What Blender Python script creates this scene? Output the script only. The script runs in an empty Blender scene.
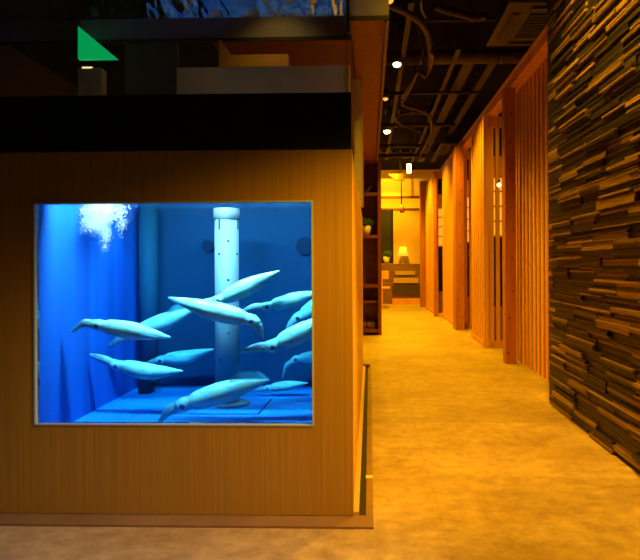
import bpy, bmesh, math, random
from mathutils import Matrix, Vector
random.seed(7)
SC = bpy.context.scene
COL = SC.collection
H = 0.95            # eye height
FPX = 600.0
CX, CY = 351.7, 264.0
YAW = math.atan(18 / FPX); ROLL = -0.0045
RM = Matrix.Rotation(YAW, 3, 'Z') @ Matrix.Rotation(math.pi/2, 3, 'X') @ Matrix.Rotation(ROLL, 3, 'Z')
CAM = Vector((0, 0, H))

def W(u, v, Y):      # survey helper: photo point at a known distance Y
    d = RM @ Vector(((u-CX)/FPX, -(v-CY)/FPX, -1)); return CAM + d*(Y/d.y)
def Wz(u, v, z):     # survey helper: photo point at a known height z
    d = RM @ Vector(((u-CX)/FPX, -(v-CY)/FPX, -1)); return CAM + d*((z-H)/d.z)

# ---------------------------------------------------------------- materials
def mat(name, color, rough=0.6, metal=0.0, emit=None, estr=0.0, spec=0.5, **kw):
    m = bpy.data.materials.new(name); m.use_nodes = True
    b = m.node_tree.nodes['Principled BSDF']
    b.inputs['Base Color'].default_value = (*color, 1)
    b.inputs['Roughness'].default_value = rough
    b.inputs['Metallic'].default_value = metal
    b.inputs['Specular IOR Level'].default_value = spec
    if emit:
        b.inputs['Emission Color'].default_value = (*emit, 1)
        b.inputs['Emission Strength'].default_value = estr
    for k, v in kw.items(): b.inputs[k.replace('_', ' ')].default_value = v
    return m
def noise_mat(name, c1, c2, scale=(4, 4, 4), detail=6, rough=0.6, bump=0.0, lo=0.35, hi=0.65, spec=0.4, nscale=1.0, c3=None, metal=0.0):
    m = mat(name, c1, rough, metal, spec=spec); nt = m.node_tree; b = nt.nodes['Principled BSDF']
    tc = nt.nodes.new('ShaderNodeTexCoord'); mp = nt.nodes.new('ShaderNodeMapping')
    mp.inputs['Scale'].default_value = scale
    n = nt.nodes.new('ShaderNodeTexNoise'); n.inputs['Scale'].default_value = nscale
    n.inputs['Detail'].default_value = detail; n.inputs['Roughness'].default_value = 0.6
    r = nt.nodes.new('ShaderNodeValToRGB')
    r.color_ramp.elements[0].position = lo; r.color_ramp.elements[0].color = (*c1, 1)
    r.color_ramp.elements[1].position = hi; r.color_ramp.elements[1].color = (*c2, 1)
    if c3:
        e = r.color_ramp.elements.new((lo+hi)/2); e.color = (*c3, 1)
    L = nt.links.new
    L(tc.outputs['Object'], mp.inputs['Vector']); L(mp.outputs['Vector'], n.inputs['Vector'])
    L(n.outputs['Fac'], r.inputs['Fac']); L(r.outputs['Color'], b.inputs['Base Color'])
    if bump:
        bp = nt.nodes.new('ShaderNodeBump'); bp.inputs['Strength'].default_value = bump
        bp.inputs['Distance'].default_value = 0.01
        L(n.outputs['Fac'], bp.inputs['Height']); L(bp.outputs['Normal'], b.inputs['Normal'])
    return m

M = {}
M['panel'] = noise_mat('walnut_veneer', (.33, .185, .022), (.41, .235, .035), (90, 90, 1.3), 4, .45, .02)
M['side'] = noise_mat('side_veneer', (.62, .33, .07), (.74, .42, .11), (60, 60, 1.3), 4, .4)
M['black'] = noise_mat('black_laminate', (.008, .007, .006), (.014, .012, .01), (5, 5, 5), 2, .5, spec=.25)
M['cedar'] = noise_mat('cedar', (.62, .24, .045), (.78, .36, .09), (14, 14, .9), 6, .5, .05)
M['cedar2'] = noise_mat('cedar_pale', (.74, .34, .08), (.86, .45, .13), (20, 20, .8), 6, .5, .05)
M['cedardark'] = noise_mat('cedar_dark', (.38, .12, .02), (.52, .19, .04), (14, 14, .9), 6, .5, .05)
M['knot'] = mat('knot', (.12, .035, .008), .6)
M['shelfwood'] = noise_mat('red_brown_wood', (.13, .035, .010), (.22, .065, .018), (30, 30, 2), 4, .5)
M['soffit'] = noise_mat('soffit_brick_paper', (.20, .055, .012), (.27, .08, .018), (20, 20, 20), 3, .6)
M['plaster'] = noise_mat('greige_plaster', (.20, .19, .30), (.23, .22, .34), (6, 6, 6), 3, .8)
M['greymetal'] = mat('brushed_grey', (.62, .60, 1.0), .5, 0)
M['track'] = noise_mat('bronze_track', (.22, .13, .06), (.30, .19, .09), (3, 3, 3), 3, .4, metal=.3)
M['trackpale'] = mat('pale_track_lip', (.55, .38, .2), .4, .2)
M['dark'] = mat('soot', (.012, .009, .007), .8)
M['ceil'] = noise_mat('black_sprayed_ceiling', (.0025, .0018, .0012), (.005, .0036, .0025), (2, 2, 2), 3, .9, spec=.1)
M['pipe'] = noise_mat('dusty_dark_pipe', (.012, .0085, .005), (.032, .021, .012), (4, 4, 4), 4, .55)
M['pipe2'] = noise_mat('brown_insulation', (.035, .022, .012), (.075, .048, .025), (5, 5, 5), 4, .6)
M['galv'] = mat('galvanised', (.10, .075, .05), .35, .7)
M['acpanel'] = noise_mat('ac_panel_dark', (.055, .036, .02), (.07, .047, .027), (2, 2, 2), 2, .5)
M['acgrille'] = mat('ac_grille', (.025, .017, .01), .6)
M['cream'] = noise_mat('cream_plaster', (.82, .60, .30), (.88, .66, .34), (3, 3, 3), 3, .8)
M['bench'] = noise_mat('dark_bench_wood', (.17, .085, .025), (.24, .13, .04), (2, 20, 20), 4, .5)
M['tread'] = mat('pale_tread', (.5, .34, .15), .5)
M['pot'] = mat('white_pot', (.8, .75, .65), .5)
M['leaf'] = noise_mat('leaf', (.02, .06, .012), (.05, .12, .02), (20, 20, 20), 2, .6)
M['nightglass'] = mat('night_window_glass', (.05, .06, .075), .12)
M['plate'] = mat('outlet_plate', (.75, .6, .35), .4)
M['slot'] = mat('outlet_slot', (.03, .02, .01), .5)
M['lamp'] = mat('lamp_lens', (1, .8, .5), .4, emit=(1, .72, .34), estr=14)
M['lampdim'] = mat('lamp_lens_dim', (1, .6, .3), .4, emit=(1, .42, .08), estr=1.2)
M['bulb'] = mat('bulb', (1, .8, .5), .4, emit=(1, .6, .18), estr=10)
M['tube'] = mat('lantern_face', (1, .9, .7), .4, emit=(1, .82, .45), estr=5)
M['shoji'] = mat('shoji_paper', (.9, .55, .16), .8, emit=(1, .42, .03), estr=.75)
M['shade'] = mat('glow_shape', (.95, .8, .5), .8, emit=(1, .55, .03), estr=1.0)  # emission stands in for a bright patch on the end wall
M['green'] = mat('green_sign_face', (.02, .5, .15), .5, emit=(.0, .62, .16), estr=.6)
M['warmled'] = mat('ceiling_panel_light', (1, .9, .6), .5, emit=(1, .80, .40), estr=1.2)
M['bluehose'] = mat('black_pump', (.01, .02, .05), .5)
M['pvc'] = noise_mat('grey_pvc', (.22, .33, .38), (.26, .37, .42), (3, 3, 3), 3, .5)
M['inlet'] = mat('inlet', (.001, .035, .11), .8)
M['backpipe'] = mat('teal_pipe', (.001, .10, .20), .8)  # dark teal, close in tone to the back liner
M['hole'] = mat('drilled_hole', (.01, .03, .08), .8)
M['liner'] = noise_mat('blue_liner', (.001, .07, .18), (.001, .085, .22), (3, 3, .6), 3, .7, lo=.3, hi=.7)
M['liner_left'] = noise_mat('blue_liner_light_streaks', (.002, .10, .55), (.006, .20, .85), (1, 5, .25), 2, .6, lo=.35, hi=.65)  # stretched noise paints the bright caustic streaks into the liner colour
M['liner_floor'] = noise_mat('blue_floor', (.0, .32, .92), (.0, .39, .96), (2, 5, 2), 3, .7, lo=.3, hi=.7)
M['seam'] = mat('floor_seam', (.002, .06, .3), .7)
M['rim'] = noise_mat('frp_rim', (.34, .18, .06), (.38, .21, .08), (3, 3, 3), 3, .6)
M['steel'] = mat('pale_frame_edge', (.38, .52, .72), .3, 0)
M['bubble'] = mat('bubbles', (.6, .72, .8), .4, spec=.6)
M['board'] = noise_mat('yellow_plywood', (.62, .36, .09), (.70, .42, .12), (2, 2, 30), 3, .6)
M['brownboard'] = mat('brown_board', (.05, .033, .018), .7)
M['fabric'] = mat('dark_seat_leather', (.015, .010, .008), .5)

def glass_mat(name, fac, rough=.02, tint=(1, 1, 1)):
    m = bpy.data.materials.new(name); m.use_nodes = True; nt = m.node_tree; nt.nodes.clear()
    o = nt.nodes.new('ShaderNodeOutputMaterial'); mx = nt.nodes.new('ShaderNodeMixShader')
    t = nt.nodes.new('ShaderNodeBsdfTransparent'); t.inputs[0].default_value = (*tint, 1)
    g = nt.nodes.new('ShaderNodeBsdfGlossy'); g.inputs['Roughness'].default_value = rough
    mx.inputs[0].default_value = fac
    nt.links.new(t.outputs[0], mx.inputs[1]); nt.links.new(g.outputs[0], mx.inputs[2]); nt.links.new(mx.outputs[0], o.inputs[0])
    return m, nt, g
M['glass'], _nt, _g = glass_mat('acrylic_pane', .02)
_lw = _nt.nodes.new('ShaderNodeLayerWeight'); _lw.inputs[0].default_value = .5   # mirror-like at grazing angles, set to keep tank light off the floor
_mr = _nt.nodes.new('ShaderNodeMapRange'); _mr.inputs[1].default_value = .38; _mr.inputs[2].default_value = .66; _mr.inputs[3].default_value = .02; _mr.inputs[4].default_value = .92
_nt.links.new(_lw.outputs['Facing'], _mr.inputs[0]); _nt.links.new(_mr.outputs[0], [n for n in _nt.nodes if n.type == 'MIX_SHADER'][0].inputs[0])
M['glass_top'] = glass_mat('upper_acrylic_pane', .05, .03, (.9, .93, .9))[0]
def wavy(name, fac, rough, scale, dist, strength=1.0):
    m, nt, g = glass_mat(name, fac, rough)
    tc = nt.nodes.new('ShaderNodeTexCoord'); mp = nt.nodes.new('ShaderNodeMapping'); mp.inputs['Scale'].default_value = scale
    n = nt.nodes.new('ShaderNodeTexNoise'); n.inputs['Scale'].default_value = 1; n.inputs['Detail'].default_value = 2
    bp = nt.nodes.new('ShaderNodeBump'); bp.inputs['Strength'].default_value = strength; bp.inputs['Distance'].default_value = dist
    L = nt.links.new
    L(tc.outputs['Object'], mp.inputs[0]); L(mp.outputs[0], n.inputs['Vector']); L(n.outputs['Fac'], bp.inputs['Height']); L(bp.outputs[0], g.inputs['Normal'])
    return m
M['surface'] = wavy('water_surface', .55, .05, (18, 30, 1), .02)
M['lid'] = wavy('wavy_reflector', .55, .04, (9, 5, 1), .05)  # for the added sheet that mirrors the lit tank
def water():
    m = bpy.data.materials.new('tank_water'); m.use_nodes = True; nt = m.node_tree; nt.nodes.clear()
    o = nt.nodes.new('ShaderNodeOutputMaterial'); t = nt.nodes.new('ShaderNodeBsdfTransparent')
    a = nt.nodes.new('ShaderNodeVolumeAbsorption'); a.inputs['Color'].default_value = (0.0, .72, .88, 1); a.inputs['Density'].default_value = 1.35
    nt.links.new(t.outputs[0], o.inputs['Surface']); nt.links.new(a.outputs[0], o.inputs['Volume'])
    return m
M['water'] = water()
def squid_mat():
    m = mat('squid_skin', (.75, .86, .80), .38, spec=.6); nt = m.node_tree; b = nt.nodes['Principled BSDF']
    b.inputs['Subsurface Weight'].default_value = .25; b.inputs['Subsurface Radius'].default_value = (.01, .012, .012)
    tc = nt.nodes.new('ShaderNodeTexCoord'); mp = nt.nodes.new('ShaderNodeMapping'); mp.inputs['Scale'].default_value = (14, 60, 60)
    n = nt.nodes.new('ShaderNodeTexNoise'); n.inputs['Scale'].default_value = 1; n.inputs['Detail'].default_value = 4
    r = nt.nodes.new('ShaderNodeValToRGB'); e = r.color_ramp.elements
    e[0].position = .32; e[0].color = (.16, .62, .74, 1); e[1].position = .68; e[1].color = (.38, .92, .64, 1)
    k = e.new(.5); k.color = (.30, .90, .92, 1)
    L = nt.links.new
    L(tc.outputs['Object'], mp.inputs[0]); L(mp.outputs[0], n.inputs['Vector']); L(n.outputs['Fac'], r.inputs[0]); L(r.outputs[0], b.inputs['Base Color'])
    return m
M['squid'] = squid_mat()
M['squidarm'] = mat('squid_arm', (.24, .62, .70), .4, Subsurface_Weight=.2)
M['fin'] = glass_mat('squid_fin', .5)[0]
fn = M['fin'].node_tree
df = fn.nodes.new('ShaderNodeBsdfDiffuse'); df.inputs[0].default_value = (.10, .55, .8, 1)
mxn = [n for n in fn.nodes if n.type == 'MIX_SHADER'][0]; fn.links.new(df.outputs[0], mxn.inputs[2]); mxn.inputs[0].default_value = .30
M['eye'] = mat('squid_eye', (.01, .06, .22), .15, spec=1.0)
M['eyering'] = mat('squid_eye_ring', (.25, .5, .75), .3)

def floor_mat():
    m = mat('vinyl_stone_floor', (.4, .3, .2), .42, spec=.35); nt = m.node_tree; b = nt.nodes['Principled BSDF']
    L = nt.links.new; N = nt.nodes.new
    tc = N('ShaderNodeTexCoord')
    def noise(sc, det, rough=.6):
        mp = N('ShaderNodeMapping'); mp.inputs['Scale'].default_value = sc
        n = N('ShaderNodeTexNoise'); n.inputs['Scale'].default_value = 1; n.inputs['Detail'].default_value = det; n.inputs['Roughness'].default_value = rough
        L(tc.outputs['Object'], mp.inputs[0]); L(mp.outputs[0], n.inputs['Vector']); return n
    n1 = noise((1.5, 2.0, 1), 9, .68); n2 = noise((12, 15, 1), 9, .78)
    r1 = N('ShaderNodeValToRGB'); r1.color_ramp.elements[0].position = .3; r1.color_ramp.elements[0].color = (.33, .225, .10, 1)
    r1.color_ramp.elements[1].position = .68; r1.color_ramp.elements[1].color = (.60, .47, .25, 1)
    r2 = N('ShaderNodeValToRGB'); r2.color_ramp.elements[0].position = .3; r2.color_ramp.elements[0].color = (.48, .45, .40, 1)
    r2.color_ramp.elements[1].position = .62; r2.color_ramp.elements[1].color = (1, 1, 1, 1)
    mu = N('ShaderNodeMix'); mu.data_type = 'RGBA'; mu.blend_type = 'MULTIPLY'; mu.inputs[0].default_value = .95
    L(n1.outputs['Fac'], r1.inputs[0]); L(n2.outputs['Fac'], r2.inputs[0]); L(r1.outputs[0], mu.inputs[6]); L(r2.outputs[0], mu.inputs[7])
    br = N('ShaderNodeTexBrick'); br.inputs['Scale'].default_value = 1; br.inputs['Brick Width'].default_value = .92; br.inputs['Row Height'].default_value = .92
    br.offset = 0; br.inputs['Mortar Size'].default_value = .0022; br.inputs['Color1'].default_value = (1, 1, 1, 1); br.inputs['Color2'].default_value = (.86, .86, .85, 1); br.inputs['Mortar'].default_value = (.78, .76, .74, 1)
    mp = N('ShaderNodeMapping'); mp.inputs['Location'].default_value = (-.26, .08, 0)
    L(tc.outputs['Object'], mp.inputs[0]); L(mp.outputs[0], br.inputs['Vector'])
    m2 = N('ShaderNodeMix'); m2.data_type = 'RGBA'; m2.blend_type = 'MULTIPLY'; m2.inputs[0].default_value = 1
    L(mu.outputs[2], m2.inputs[6]); L(br.outputs['Color'], m2.inputs[7]); L(m2.outputs[2], b.inputs['Base Color'])
    return m
M['floor'] = floor_mat()
def stone_mat():
    m = mat('split_slate', (.1, .07, .04), .5, spec=.45); nt = m.node_tree; b = nt.nodes['Principled BSDF']; L = nt.links.new; N = nt.nodes.new
    at = N('ShaderNodeAttribute'); at.attribute_name = 'shade'
    tc = N('ShaderNodeTexCoord'); mp = N('ShaderNodeMapping'); mp.inputs['Scale'].default_value = (40, 8, 90)
    n = N('ShaderNodeTexNoise'); n.inputs['Scale'].default_value = 1; n.inputs['Detail'].default_value = 5
    L(tc.outputs['Object'], mp.inputs[0]); L(mp.outputs[0], n.inputs['Vector'])
    r = N('ShaderNodeValToRGB'); r.color_ramp.elements[0].color = (.010, .006, .003, 1); r.color_ramp.elements[1].color = (.36, .22, .085, 1)
    r.color_ramp.elements[0].position = 0.15
    ad = N('ShaderNodeMath'); ad.operation = 'MULTIPLY_ADD'; ad.inputs[1].default_value = .5
    L(n.outputs['Fac'], ad.inputs[0]); 
    sb = N('ShaderNodeMath'); sb.operation = 'SUBTRACT'; sb.inputs[1].default_value = .25
    L(at.outputs['Fac'], sb.inputs[0]); L(sb.outputs[0], ad.inputs[2]); L(ad.outputs[0], r.inputs[0]); L(r.outputs[0], b.inputs['Base Color'])
    bp = N('ShaderNodeBump'); bp.inputs['Strength'].default_value = .6; bp.inputs['Distance'].default_value = .008
    L(n.outputs['Fac'], bp.inputs['Height']); L(bp.outputs[0], b.inputs['Normal'])
    return m
M['stone'] = stone_mat()

# ---------------------------------------------------------------- mesh helpers
class MB:
    def __init__(s): s.v = []; s.f = []; s.smooth = []
    def box(s, x0, x1, y0, y1, z0, z1):
        i = len(s.v)
        s.v += [(x0,y0,z0),(x1,y0,z0),(x1,y1,z0),(x0,y1,z0),(x0,y0,z1),(x1,y0,z1),(x1,y1,z1),(x0,y1,z1)]
        s.f += [tuple(i+k for k in q) for q in ((0,3,2,1),(4,5,6,7),(0,1,5,4),(1,2,6,5),(2,3,7,6),(3,0,4,7))]; s.smooth += [0]*6
        return s
    def prism(s, pts, y0, y1):      # polygon (x,z) extruded in y
        i = len(s.v); n = len(pts)
        s.v += [(x, y0, z) for x, z in pts] + [(x, y1, z) for x, z in pts]
        s.f += [tuple(i+k for k in range(n)), tuple(i+n+k for k in reversed(range(n)))] + [(i+(k+1)%n, i+k, i+n+k, i+n+(k+1)%n) for k in range(n)]
        s.smooth += [0]*(n+2); return s
    def tube(s, pts, rad, seg=12, cap=True):   # pts list of Vector, rad float or list
        pts = [Vector(p) for p in pts]; n = len(pts)
        if not hasattr(rad, '__len__'): rad = [rad]*n
        i = len(s.v); up = None
        for k, p in enumerate(pts):
            t = (pts[min(k+1, n-1)] - pts[max(k-1, 0)]).normalized()
            if up is None:
                up = Vector((0, 0, 1)) if abs(t.z) < .9 else Vector((1, 0, 0))
            a = (up - t*up.dot(t)).normalized(); b = t.cross(a); up = a
            for j in range(seg):
                an = 2*math.pi*j/seg
                s.v.append(tuple(p + (a*math.cos(an) + b*math.sin(an))*rad[k]))
        for k in range(n-1):
            for j in range(seg):
                s.f.append((i+k*seg+j, i+k*seg+(j+1)%seg, i+(k+1)*seg+(j+1)%seg, i+(k+1)*seg+j)); s.smooth.append(1)
        if cap:
            s.f.append(tuple(i+j for j in reversed(range(seg)))); s.f.append(tuple(i+(n-1)*seg+j for j in range(seg))); s.smooth += [0, 0]
        return s
    def lathe(s, c, prof, seg=24):   # prof list of (r,z)
        return s.tube_prof(c, prof, seg)
    def tube_prof(s, c, prof, seg):
        i = len(s.v); n = len(prof)
        for r, z in prof:
            for j in range(seg):
                an = 2*math.pi*j/seg; s.v.append((c[0]+r*math.cos(an), c[1]+r*math.sin(an), c[2]+z))
        for k in range(n-1):
            for j in range(seg):
                s.f.append((i+k*seg+j, i+k*seg+(j+1)%seg, i+(k+1)*seg+(j+1)%seg, i+(k+1)*seg+j)); s.smooth.append(1)
        s.f.append(tuple(i+j for j in reversed(range(seg)))); s.f.append(tuple(i+(n-1)*seg+j for j in range(seg))); s.smooth += [0, 0]
        return s
    def ball(s, c, r, seg=10, ring=6, sc=(1, 1, 1)):
        i = len(s.v)
        for k in range(ring+1):
            ph = math.pi*k/ring
            for j in range(seg):
                an = 2*math.pi*j/seg
                s.v.append((c[0]+r*sc[0]*math.sin(ph)*math.cos(an), c[1]+r*sc[1]*math.sin(ph)*math.sin(an), c[2]+r*sc[2]*math.cos(ph)))
        for k in range(ring):
            for j in range(seg):
                s.f.append((i+k*seg+j, i+(k+1)*seg+j, i+(k+1)*seg+(j+1)%seg, i+k*seg+(j+1)%seg)); s.smooth.append(1)
        return s
    def build(s, name, m, parent=None, bevel=0.0, loc=None):
        me = bpy.data.meshes.new(name); me.from_pydata([tuple(v) for v in s.v], [], s.f)
        if any(s.smooth): me.polygons.foreach_set('use_smooth', [bool(x) for x in s.smooth])
        me.update(); me.validate()
        o = bpy.data.objects.new(name, me); COL.objects.link(o)
        if m: me.materials.append(m if not isinstance(m, str) else M[m])
        off = Vector(parent.location) if parent and parent.parent is None else Vector((0, 0, 0))
        if parent:
            o.parent = parent
            org = parent.matrix_world.translation if parent.parent is None else None
            r = parent
            while r.parent: r = r.parent
            if r.type == 'EMPTY':
                me.transform(Matrix.Translation(-Vector(r.location)))
        if bevel:
            b = o.modifiers.new('bevel', 'BEVEL'); b.width = bevel; b.segments = 2; b.limit_method = 'ANGLE'
        return o
def thing(name, label, cat, loc=(0, 0, 0), group=None):
    o = bpy.data.objects.new(name, None); COL.objects.link(o); o.location = loc; o.empty_display_size = .1
    o['label'] = label; o['category'] = cat
    if group: o['group'] = group
    return o
def tag(o, label, cat, group=None, kind=None):
    o['label'] = label; o['category'] = cat
    if group: o['group'] = group
    if kind: o['kind'] = kind
    return o
def struct(o, label=None, cat=None):
    o['kind'] = 'structure'
    if label: o['label'] = label; o['category'] = cat
    return o
def B(*a): return MB().box(*a)

# ---------------------------------------------------------------- room shell
FY = 2.24                       # plane of the tank front
SX = 1.218                      # stone wall face
struct(B(-4.2, 4.2, -1.5, 17, -.08, 0).build('floor', 'floor'), 'mottled beige stone-look floor tiles running down the corridor', 'floor')
struct(B(-4.2, 4.2, -1.5, 17, 3.45, 3.55).build('ceiling', 'ceil'), 'black sprayed open ceiling above the corridor', 'ceiling')
struct(B(-4.2, -4.08, -1.5, 17, 0, 3.45).build('wall_left', mat('teal_black_paint', (.003, .006, .007), .8)), 'dark wall far behind the tank cabinet', 'wall')
struct(B(3.3, 3.42, 4.2, 17, 0, 3.45).build('wall_right_rear', 'cream'), 'cream wall at the back of the booths behind the timber screens', 'wall')
struct(B(-4.2, 4.2, 16.0, 16.12, 0, 3.45).build('wall_far', 'cream'), 'cream wall lit yellow at the far end of the corridor', 'wall')

# stone wall
mb = MB(); shades = []
z = 0.0; row = 0
Y0, Y1 = .5, 4.1
while z < 3.43:
    # courses made of thin layers
    hh = random.choice([.008, .009, .011, .012, .014, .018, .022])
    hh = min(hh, 3.44 - z)
    y = Y1; 
    if row % 5 == 0: offs = random.random()*.3
    first = True
    k = 0
    while y > Y0:
        ln = .36 if not first else .08+offs
        cell = random.Random(int(row//5)*977+k).random()
        ln *= .8+.5*random.Random(int(row//5)*31+k*7).random()
        y2 = max(y-ln, Y0)
        grp = random.Random(int(row//2)*53+k*11).random()
        p = .001+.010*cell + (.016 if grp > .62 else 0) + random.choice([0, 0, 0, .002, .004, .006, .010])*random.uniform(.6, 1)
        if first: p = min(p, .008)
        mb.box(SX-p, SX+.05, y2+.0006, y, z+.0005, z+hh-.0006)
        shades += [random.uniform(.0, .2) if random.random() > (.52 if grp > .62 else .09) else random.uniform(.35, .85)]*24  # proud strips mostly paler, recessed ones darker: relief light painted in
        y = y2; first = False; k += 1
    z += hh; row += 1
stone = mb.build('wall_right', 'stone')
at = stone.data.attributes.new('shade', 'FLOAT', 'CORNER'); 
if len(at.data) == len(shades): at.data.foreach_set('value', shades)
stone.data.materials.append(M['dark'])
struct(stone, 'wall of stacked dark split-face stone strips on the right', 'wall')
mb = B(SX+.045, SX+.24, Y0, Y1-.003, 0, 3.44)
struct(mb.build('wall_right_core', 'dark', stone))

o = thing('wall_outlet', 'pale yellow outlet plate low on the stone wall at the right edge', 'outlet', (SX-.04, 2.68, .30))
B(SX-.050, SX-.02, 2.545, 2.625, .30, .45).build('plate', 'plate', o, .003)
B(SX-.052, SX-.045, 2.565, 2.57, .36, .39).build('socket', 'slot', o)

# ---------------------------------------------------------------- tank cabinet
XL, XR = -3.2, W(353, 400, FY).x
wl = W(33.8, 315, FY).x; wr = W(313.5, 315, FY).x
wt = W(313, 200.5, FY).z; wt = (W(34, 203, FY).z + W(313, 200, FY).z)/2; wb = (W(34, 425, FY).z + W(313, 426.3, FY).z)/2
zb0 = W(352, 149, FY).z; zb1 = W(352, 92.5, FY).z
BK = 5.6
tank = thing('aquarium_cabinet', 'large wood-clad aquarium cabinet with a lit blue window and black top band', 'aquarium', (-1.2, FY, 0))
kz = .010
mb = MB()
mb.box(XL, wl, FY, FY+.03, kz, zb0); mb.box(wr, XR, FY, FY+.03, kz, zb0)
mb.box(wl, wr, FY, FY+.03, kz, wb); mb.box(wl, wr, FY, FY+.03, wt, zb0)
fp = mb.build('front_panel', 'panel', tank)
B(XR-.025, XR-.001, FY+.03, BK, kz, zb0).build('side_panel', 'side', tank)
B(XL, XR-.004, BK, BK+.02, kz, zb0).build('back_panel', 'side', tank)
B(XL, XR-.002, FY-.006, FY+.14, zb0, zb1).build('top_band', 'black', tank)
B(XL, XR-.012, FY+.012, BK-.02, 0, kz).build('kick_plate', 'dark', tank)
# top deck of the cabinet behind/right of the tank
IX0, IX1, IB, IF = wl-.006, -.12, 3.32, FY+.045
FZ = .275
mb = MB(); mb.box(XL, XR-.03, 3.46, BK, zb0-.02, zb0); mb.box(IX1+.03, XR-.03, FY+.14, 3.46, zb0-.02, zb0); mb.box(XL, IX0-.03, FY+.14, 3.46, zb0-.02, zb0)
mb.build('top_deck', 'brownboard', tank)
# window frame edge
e = .006; mb = MB()
mb.box(wl, wl+e, FY-.003, FY+.012, wb, wt); mb.box(wr-e, wr, FY-.003, FY+.012, wb, wt)
mb.box(wl+e, wr-e, FY-.003, FY+.012, wt-e, wt); mb.box(wl+e, wr-e, FY-.003, FY+.012, wb, wb+e)
mb.build('window_edge', 'steel', tank)['label'] = 'thin pale edging around the tank window'
B(wl+e, wr-e, FY+.012, FY+.03, wb+e, wt-e).build('window_pane', 'glass', tank)
# tank liner
RZ = W(250, 67, 3.34).z
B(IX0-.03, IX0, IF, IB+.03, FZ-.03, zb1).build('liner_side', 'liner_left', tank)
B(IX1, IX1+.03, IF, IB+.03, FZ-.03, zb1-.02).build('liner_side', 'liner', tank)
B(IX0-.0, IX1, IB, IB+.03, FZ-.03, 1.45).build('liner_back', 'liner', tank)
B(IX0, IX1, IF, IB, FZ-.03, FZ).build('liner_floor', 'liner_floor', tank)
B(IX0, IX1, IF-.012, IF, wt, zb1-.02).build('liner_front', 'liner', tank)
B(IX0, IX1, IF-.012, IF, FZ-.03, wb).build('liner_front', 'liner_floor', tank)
rim = B(W(177, 80, 3.34).x, W(349.5, 80, 3.34).x, 3.335, 3.40, 1.40, RZ).build('back_rim', 'rim', tank)
rim['label'] = 'pale grey-green rim standing above the tank back'
# floor plate seams + wall inlets
mb = MB()
a = W(180, 414, 2.7); c1 = Wz(258, 414, FZ+.002); c2 = Wz(271.5, 399, FZ+.002); c0 = Wz(150, 414, FZ+.002)
mb.box(c0.x, c1.x, c1.y-.004, c1.y+.004, FZ, FZ+.003); mb.tube([c1, c2], .004, 6)
mb.build('floor_plate_seam', 'seam', tank)
for (u, v, r) in ((305, 246, .05), (208, 246, .035)):
    p = W(u, v, IB-.005); 
    MB().tube([p+Vector((0, .004, 0)), p+Vector((0, -.012, 0))], r, 20).build('inlet_cover', 'inlet', tank)
# upper glass
gr = W(348, 50, FY).x
B(XL, gr, FY+.02, FY+.035, zb1, 2.75).build('upper_pane', 'glass_top', tank)
B(gr-.012, gr, FY+.035, 3.5, zb1, 2.75).build('upper_side_pane', 'glass_top', tank)
mb = B(gr-.003, gr+.006, FY+.012, FY+.03, W(348, 31, FY).z, 2.75); mb.build('pane_corner_strip', 'dark', tank)
mb = MB(); ly, lz = 3.16, W(250, 17, 3.16).z
mb.v = [(IX0-.3, ly, lz), (IX1, ly, lz), (IX1, ly-.6, lz+.34), (IX0-.3, ly-.6, lz+.34), (IX0-.3, ly, lz+.012), (IX1, ly, lz+.012), (IX1, ly-.6, lz+.352), (IX0-.3, ly-.6, lz+.352)]
mb.f = [(0,1,2,3), (4,7,6,5), (0,4,5,1), (1,5,6,2), (2,6,7,3), (3,7,4,0)]
mb.build('tilted_reflector', 'lid', tank)  # tilted sheet added to mirror the lit tank as blue ripples
# LED fixtures over the water
for k, xx in enumerate((-1.12, -.78, -.44)):
    B(xx-.12, xx+.12, IF+.01, IF+.19, 1.43, 1.46).build('light_housing', 'dark', tank)
# base track on the floor
tx = W(373.8, 527, FY-.05).x
mb = MB(); fy0 = Wz(300, 527, .006).y; fy1 = Wz(300, 521, .006).y
ex = Wz(373.5, 527, .006).x; yb = Wz(366, 366, .006).y
mb.box(XL, ex, fy0, FY+.008, 0, .008); mb.box(ex-.028, ex, FY+.008, yb, 0, .008)
trk = thing('floor_track', 'flat bronze metal threshold strip on the floor around the aquarium cabinet', 'floor trim', (0, fy0, 0))
mb.build('strip', 'track', trk)
B(XR-.010, XR+.020, FY+.012, yb-.08, 0, .020).build('inner_lip', 'trackpale', trk)
B(XR+.021, ex-.029, FY+.012, yb, 0, .004).build('channel', 'dark', trk)
B(XR-.005, ex-.012, yb-.07, yb-.03, .0085, .03).build('end_block', 'shelfwood', trk)
p = Wz(369, 477.5, .008); o = tag(B(p.x-.014, ex-.001, p.y-.016, p.y+.016, .009, .012).build('floor_marker', 'plate'), 'small yellow marker tile on the metal floor track beside the cabinet', 'marker')

# water
wz = .95 + 57*IB/600
mb = MB().box(IX0+.001, IX1-.001, FY+.031, IB-.001, FZ+.001, wz)
w = mb.build('tank_water', 'water')
tag(w, 'clear blue water filling the lit tank behind the window', 'water', kind='stuff')
me = bpy.data.meshes.new('water_surface'); me.from_pydata([(IX0+.002, IF, wz+.001), (IX1-.002, IF, wz+.001), (IX1-.002, IB-.002, wz+.001), (IX0+.002, IB-.002, wz+.001)], [], [(0, 1, 2, 3)])
ws = bpy.data.objects.new('water_surface', me); COL.objects.link(ws); me.materials.append(M['surface']); ws.parent = w

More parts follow.
